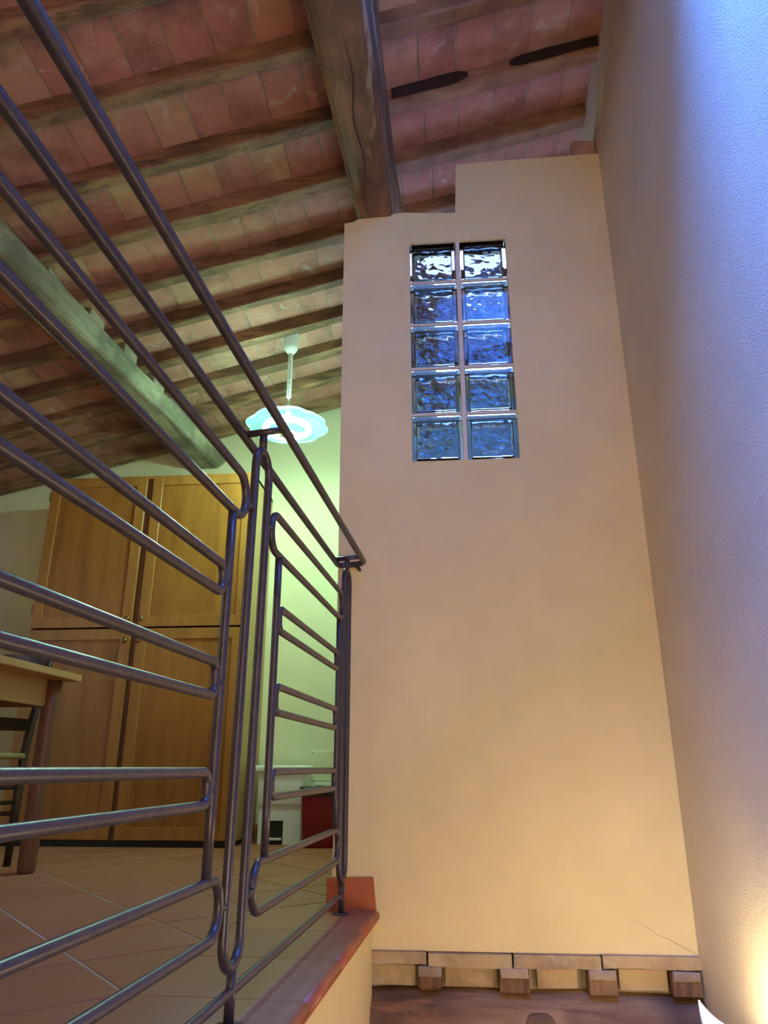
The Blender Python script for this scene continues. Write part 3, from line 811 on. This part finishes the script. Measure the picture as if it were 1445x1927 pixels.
def door(x0, x1, z0, z1, knobx, knobz, st=0.064, hinge_left=True):
    bm = bmn(); ya, yb = Y0-0.020, Y0-0.001
    for q in ((x0, x0+st, z0, z1), (x1-st, x1, z0, z1)):
        box(bm, q[0], q[1], ya, yb, q[2], q[3])
    for za, zb in ((z0, z0+st), (z1-st, z1)):
        box(bm, x0+st+0.0004, x1-st-0.0004, ya+0.0006, yb, za, zb)
    bevel(bm, 0.0018, 1)
    d = cobj('door', bm, 'stile')
    bm = bbox(x0+st-0.002, x1-st+0.002, ya+0.009, yb-0.001, z0+st-0.002, z1-st+0.002)
    cobj('door_panel', bm, 'door', d)
    bm = bmn()
    rr = lathe(bm, [(0.006, 0.0), (0.0055, 0.006), (0.006, 0.010), (0.0125, 0.013), (0.0155, 0.018), (0.0145, 0.024), (0.009, 0.029), (0.002, 0.0305)], 16); caps(bm, rr)
    for v in bm.verts: v.co = Vector((knobx+v.co.x, ya-v.co.z, knobz+v.co.y))
    bmesh.ops.recalc_face_normals(bm, faces=bm.faces[:])
    cobj('knob', bm, 'brass', d, True)
    for hz in ((z0+0.12), (z1-0.12)):
        bm = bmn(); hx = x0-0.004 if hinge_left else x1+0.004
        tube(bm, [(hx, ya+0.004, hz-0.03), (hx, ya+0.004, hz+0.03)], 0.005, sides=8); cobj('hinge', bm, 'brass', d)
door(X0, -1.897, 1.214, ZT-0.003, -1.918, 1.262)
door(-1.855, X1, 1.214, ZT-0.003, -1.834, 1.262, hinge_left=False)
door(X0+0.01, -1.892, 0.036, 1.202, -1.918, 1.130)
door(-1.857, X1-0.01, 0.036, 1.202, -1.834, 1.130, hinge_left=False)

# ================================================================== table and chair
tb = empty('dining_table', (-2.05, 2.75, 0), 'light wooden dining table with round legs at the left edge', 'table')
def tobj(o_, name, bm, mat, smooth=False, par=None):
    for v in bm.verts: v.co -= Vector(o_.location)
    return obj(name, bm, mat, par or o_, smooth)
tobj(tb, 'tabletop', bbox(-2.56, -1.656, 2.10, 3.245, 0.778, 0.808, 0.003), 'table')
for yy in (2.20, 3.19):
    for xx in (-2.46, -1.757):
        bm = bmn(); rr = lathe(bm, [(0.026, 0), (0.035, 0.006), (0.037, 0.02), (0.037, 0.62), (0.038, 0.66), (0.038, 0.778)], 20, xx, yy); caps(bm, rr)
        tobj(tb, 'leg', bm, 'leg', True)
for q in ((-1.786, -1.764, 2.23, 3.155), (-2.455, -2.433, 2.23, 3.155)): tobj(tb, 'apron', bbox(*q, 0.665, 0.778, 0.001), 'leg' if q[0] < -2 else 'table')
for q in ((-2.42, -1.79, 2.19, 2.212), (-2.42, -1.79, 3.178, 3.20)): tobj(tb, 'apron', bbox(*q, 0.665, 0.778, 0.001), 'leg')

ch = empty('ladder_back_chair', (-2.17, 3.2, 0), 'dark ladder-back chair with a woven rush seat behind the table', 'chair')
for sx in (-2.37, -1.965):
    bm = bmn(); tube(bm, [(sx, 3.40, 0.0), (sx, 3.40, 0.25), (sx, 3.40, 0.46), (sx-0.0, 3.425, 0.62), (sx-0.0, 3.47, 0.78), (sx-0.01, 3.525, 0.93), (sx-0.01, 3.545, 0.97)], [0.016, 0.021, 0.020, 0.019, 0.018, 0.017, 0.012], sides=12)
    tobj(ch, 'rear_leg', bm, 'chair', True)
    bm = bmn(); tube(bm, [(sx, 3.03, 0), (sx, 3.03, 0.2), (sx, 3.03, 0.455), (sx, 3.03, 0.475)], [0.015, 0.02, 0.02, 0.012], sides=12)
    tobj(ch, 'front_leg', bm, 'chair', True)
def slat(zc, h, yb, bow=0.03, arch=0.012):
    bm = bmn(); n = 14; x0, x1 = -2.355, -1.98; rows = []
    for i in range(n+1):
        f = i/n; x = x0+(x1-x0)*f; k = math.sin(math.pi*f); yy = yb+bow*k; up = arch*k
        rows.append([bm.verts.new((x, yy, zc-h/2+up*0.5)), bm.verts.new((x, yy, zc+h/2+up)), bm.verts.new((x, yy+0.012, zc+h/2+up)), bm.verts.new((x, yy+0.012, zc-h/2+up*0.5))])
    for A, B in zip(rows, rows[1:]):
        for j in range(4): bm.faces.new((A[j], A[(j+1) % 4], B[(j+1) % 4], B[j]))
    bm.faces.new(rows[0][::-1]); bm.faces.new(rows[-1]); bmesh.ops.recalc_face_normals(bm, faces=bm.faces[:])
    return bm
for zc, h, yb in ((0.60, 0.055, 3.412), (0.745, 0.055, 3.452), (0.905, 0.07, 3.508)):
    tobj(ch, 'slat', slat(zc, h, yb), 'chair')
bm = bbox(-2.385, -1.95, 3.015, 3.415, 0.448, 0.474, 0.010, 3)
bmesh.ops.subdivide_edges(bm, edges=bm.edges[:], cuts=2, use_grid_fill=True)
tobj(ch, 'rush_seat', bm, 'rush', True)
for z, y in ((0.325, 3.40), (0.215, 3.40), (0.30, 3.03), (0.20, 3.03)):
    bm = bmn(); tube(bm, [(-2.40, y, z), (-1.955, y, z)], 0.0095, sides=10); tobj(ch, 'rung', bm, 'chair', True)
for sx in (-2.37, -1.965):
    for z in (0.265, 0.16):
        bm = bmn(); tube(bm, [(sx, 3.03, z), (sx, 3.40, z)], 0.0095, sides=10); tobj(ch, 'rung', bm, 'chair', True)

# ================================================================== bins
wb = empty('pedal_bin', (-0.97, 4.55, 0), 'white plastic pedal bin with a lid beside the cupboard', 'bin')
bm = bmn()
def tub(bm, x0, x1, y0, y1, z0, z1, tp, cut=None):
    b = [(x0+tp, y0+tp, z0), (x1-tp, y0+tp, z0), (x1-tp, y1-tp, z0), (x0+tp, y1-tp, z0)]; t_ = [(x0, y0, z1), (x1, y0, z1), (x1, y1, z1), (x0, y1, z1)]
    hexa(bm, b, t_)
tub(bm, -1.125, -0.845, 4.44, 4.68, 0.205, 0.385, 0.006); bevel(bm, 0.012, 3)
b2 = bmn()
def shell_low(b2):
    x0, x1, y0, y1 = -1.108, -0.862, 4.457, 4.665
    o0, o1 = -1.052, -0.962
    box(b2, x0, o0, y0, y1, 0.0, 0.207); box(b2, o1, x1, y0, y1, 0.0, 0.207); box(b2, o0, o1, y0, y1, 0.125, 0.207); box(b2, o0, o1, y0+0.09, y1, 0.0, 0.125)
shell_low(b2)
tobj(wb, 'bin_body', bm, 'white_plastic', True)
tobj(wb, 'bin_base', b2, 'white_plastic')
bm = bbox(-1.051, -0.963, 4.462, 4.546, 0.0, 0.124); tobj(wb, 'recess', bm, 'black')
bm = bbox(-1.045, -0.968, 4.44, 4.50, 0.022, 0.034, 0.003); tobj(wb, 'pedal', bm, 'white_plastic')
bm = bmn(); tub(bm, -1.138, -0.832, 4.425, 4.69, 0.385, 0.425, -0.002); bevel(bm, 0.012, 3); tobj(wb, 'lid', bm, 'white_plastic', True)
rb = empty('waste_bin', (-0.71, 4.38, 0), 'dark red plastic waste bin with a black bag over its rim', 'bin')
bm = bmn(); tub(bm, -0.826, -0.590, 4.26, 4.50, 0.0, 0.295, 0.012); bevel(bm, 0.014, 3); tobj(rb, 'bin_body', bm, 'red_plastic', True)
bm = bmn(); n = 40; pr = []
for i in range(n):
    a = 2*math.pi*i/n; c, s = math.cos(a), math.sin(a)
    k = 1/max(abs(c), abs(s)); pr.append((c*k, s*k))
rings = []
for z, g in ((0.262, 0.124), (0.292, 0.1265), (0.312, 0.124), (0.304, 0.110), (0.25, 0.104)):
    rings.append([bm.verts.new((-0.708+x*g*(1+0.03*noise.noise(Vector((x*4, y*4, z*30)))), 4.38+y*g*(1+0.03*noise.noise(Vector((x*4, y*4, z*30+9)))), z+0.008*noise.noise(Vector((x*5, y*5, 3))))) for x, y in pr])
for A, B in zip(rings, rings[1:]):
    for j in range(n): bm.faces.new((A[j], A[(j+1) % n], B[(j+1) % n], B[j]))
tobj(rb, 'bin_bag', bm, 'bag', True)
# cover plates on the back wall
pl = tag(obj('junction_cover', bbox(-0.87, -0.71, YB-0.008, YB-0.0005, 0.335, 0.512, 0.003), 'kitchen'), 'square painted cover plate on the back wall above the bins', 'cover plate')
for x, z in ((-0.855, 0.498), (-0.725, 0.498), (-0.855, 0.350), (-0.725, 0.350)):
    bm = bmn(); rr = lathe(bm, [(0.004, 0), (0.004, 0.0015)], 10); caps(bm, rr)
    for v in bm.verts: v.co = Vector((x+v.co.x, YB-0.008-v.co.z, z+v.co.y))
    obj('screw', bm, 'cable', pl)
bm = bbox(-0.845, -0.70, YB-0.018, YB-0.0005, 0.262, 0.326, 0.003); sk = tag(obj('wall_socket', bm, 'white_plastic'), 'low white socket plate on the back wall behind the red bin', 'socket')
obj('socket_insert', bbox(-0.815, -0.73, YB-0.0195, YB-0.018, 0.275, 0.315), 'kitchen', sk)

# ================================================================== pendant lamp
LX, LY = -0.895, 3.80
pd = empty('pendant_lamp', (LX, LY, 2.28), 'pendant lamp with a scalloped glass shade and coiled white cord', 'lamp')
zc = roof_z(LX, ZB)-0.002
bm = bmn(); rr = lathe(bm, [(0.052, zc), (0.052, zc-0.012), (0.047, zc-0.02), (0.044, zc-0.085), (0.036, zc-0.110), (0.022, zc-0.128), (0.012, zc-0.135)][::-1], 24, LX, LY); caps(bm, rr)
tobj(pd, 'ceiling_cup', bm, 'white_plastic', True)
z1, z0 = zc-0.133, 2.395
bm = bmn(); turns = 26; pts = []
for i in range(turns*10+1):
    a = 2*math.pi*i/10; pts.append((LX+0.0115*math.cos(a), LY+0.0115*math.sin(a), z1-(z1-z0-0.09)*i/(turns*10)))
tube(bm, pts, 0.0036, sides=6); tobj(pd, 'coiled_cord', bm, 'white_plastic', True)
bm = bmn(); tube(bm, [(LX, LY, z1+0.01), (LX, LY, z0-0.03)], 0.0045, sides=8); tobj(pd, 'cord_core', bm, 'grout', True)
bm = bmn(); rr = lathe(bm, [(0.014, 2.36), (0.020, 2.375), (0.014, 2.40), (0.009, 2.46)], 16, LX, LY); caps(bm, rr); tobj(pd, 'holder', bm, 'white_plastic', True)
bm = bmn()
prof = [(0.012, 2.378), (0.06, 2.375), (0.11, 2.366), (0.16, 2.350), (0.195, 2.332), (0.218, 2.312), (0.229, 2.300), (0.226, 2.292), (0.205, 2.288)]
lathe(bm, prof, 96, LX, LY, f=lambda a, r, z: 0.97+0.09*max(0, (r-0.13)/0.10)*abs(math.sin(4*a)))
tobj(pd, 'glass_shade', bm, 'shade', True)
bm = bmn(); pts = [(LX+0.125*math.cos(a), LY+0.125*math.sin(a), 2.285) for a in [2*math.pi*i/48 for i in range(48)]]
tube(bm, pts, 0.018, closed=True, sides=10); tobj(pd, 'ring_tube', bm, 'tube', True)
bm = bmn(); rr = lathe(bm, [(0.010, 2.238), (0.040, 2.240), (0.052, 2.246), (0.053, 2.252), (0.006, 2.256), (0.005, 2.37)], 28, LX, LY); caps(bm, rr); tobj(pd, 'centre_cap', bm, 'cap', True)
for a in (0.6, 2.7, 4.8):
    bm = bmn(); tube(bm, [(LX+0.05*math.cos(a), LY+0.05*math.sin(a), 2.275), (LX+0.13*math.cos(a), LY+0.13*math.sin(a), 2.268)], 0.004, sides=6); tobj(pd, 'tube_clip', bm, 'white_plastic')
bm = bmn(); pts = [(LX+0.04, LY-0.02, zc-0.01), (LX+0.15, LY-0.05, zc-0.0), (LX+0.30, LY-0.06, zc+0.035), (LX+0.50, LY-0.05, zc+0.09), (LX+0.575, LY-0.05, zc+0.105)]
tube(bm, pts, 0.0035, sides=6); tobj(pd, 'feed_cable', bm, 'cable', True)

# ================================================================== wall uplight (only its tip shows)
ul = empty('wall_uplight', (0.66, 1.95, -0.25), 'cream pointed wing of a wall uplight in the bottom right corner', 'lamp')
bm = bmn(); n = 40; m = 12; grid = []
for i in range(n+1):
    u = math.sin(math.pi/2*(-1+2*i/n)); y = 1.93+0.25*u; q = math.sqrt(max(0.0, 1-u**4))
    xo = 0.600-0.030*(1-u*u)-0.0005; xi = 0.601+0.094*(1-abs(u))**0.75
    rimz = -0.170+0.034*abs(u)**8; row = []
    for j in range(m+1):
        a = math.pi*j/m; k = (1-math.cos(a))/2
        row.append(bm.verts.new((xo+(xi-xo)*k, y, rimz-(0.135*q+0.002)*math.sin(a)**0.8)))
    grid.append(row)
for A, B in zip(grid, grid[1:]):
    for j in range(m): bm.faces.new((A[j], A[j+1], B[j+1], B[j]))
bmesh.ops.recalc_face_normals(bm, faces=bm.faces[:])
bmesh.ops.solidify(bm, geom=bm.faces[:], thickness=0.005)
tobj(ul, 'shade_shell', bm, 'ceramic', True)
tobj(ul, 'wall_plate', bbox(0.690, XW-0.001, 1.85, 2.01, -0.30, -0.17, 0.004), 'ceramic')
bm = bmn(); bmesh.ops.create_uvsphere(bm, u_segments=14, v_segments=8, radius=0.022)
for v in bm.verts: v.co += Vector((0.63, 1.93, -0.185))
tobj(ul, 'bulb', bm, 'bulb', True)
bm = bmn(); tube(bm, [(0.63, 1.93, -0.200), (0.63, 1.93, -0.255), (0.69, 1.93, -0.258)], 0.011, sides=10); tobj(ul, 'bulb_holder', bm, 'ceramic', True)
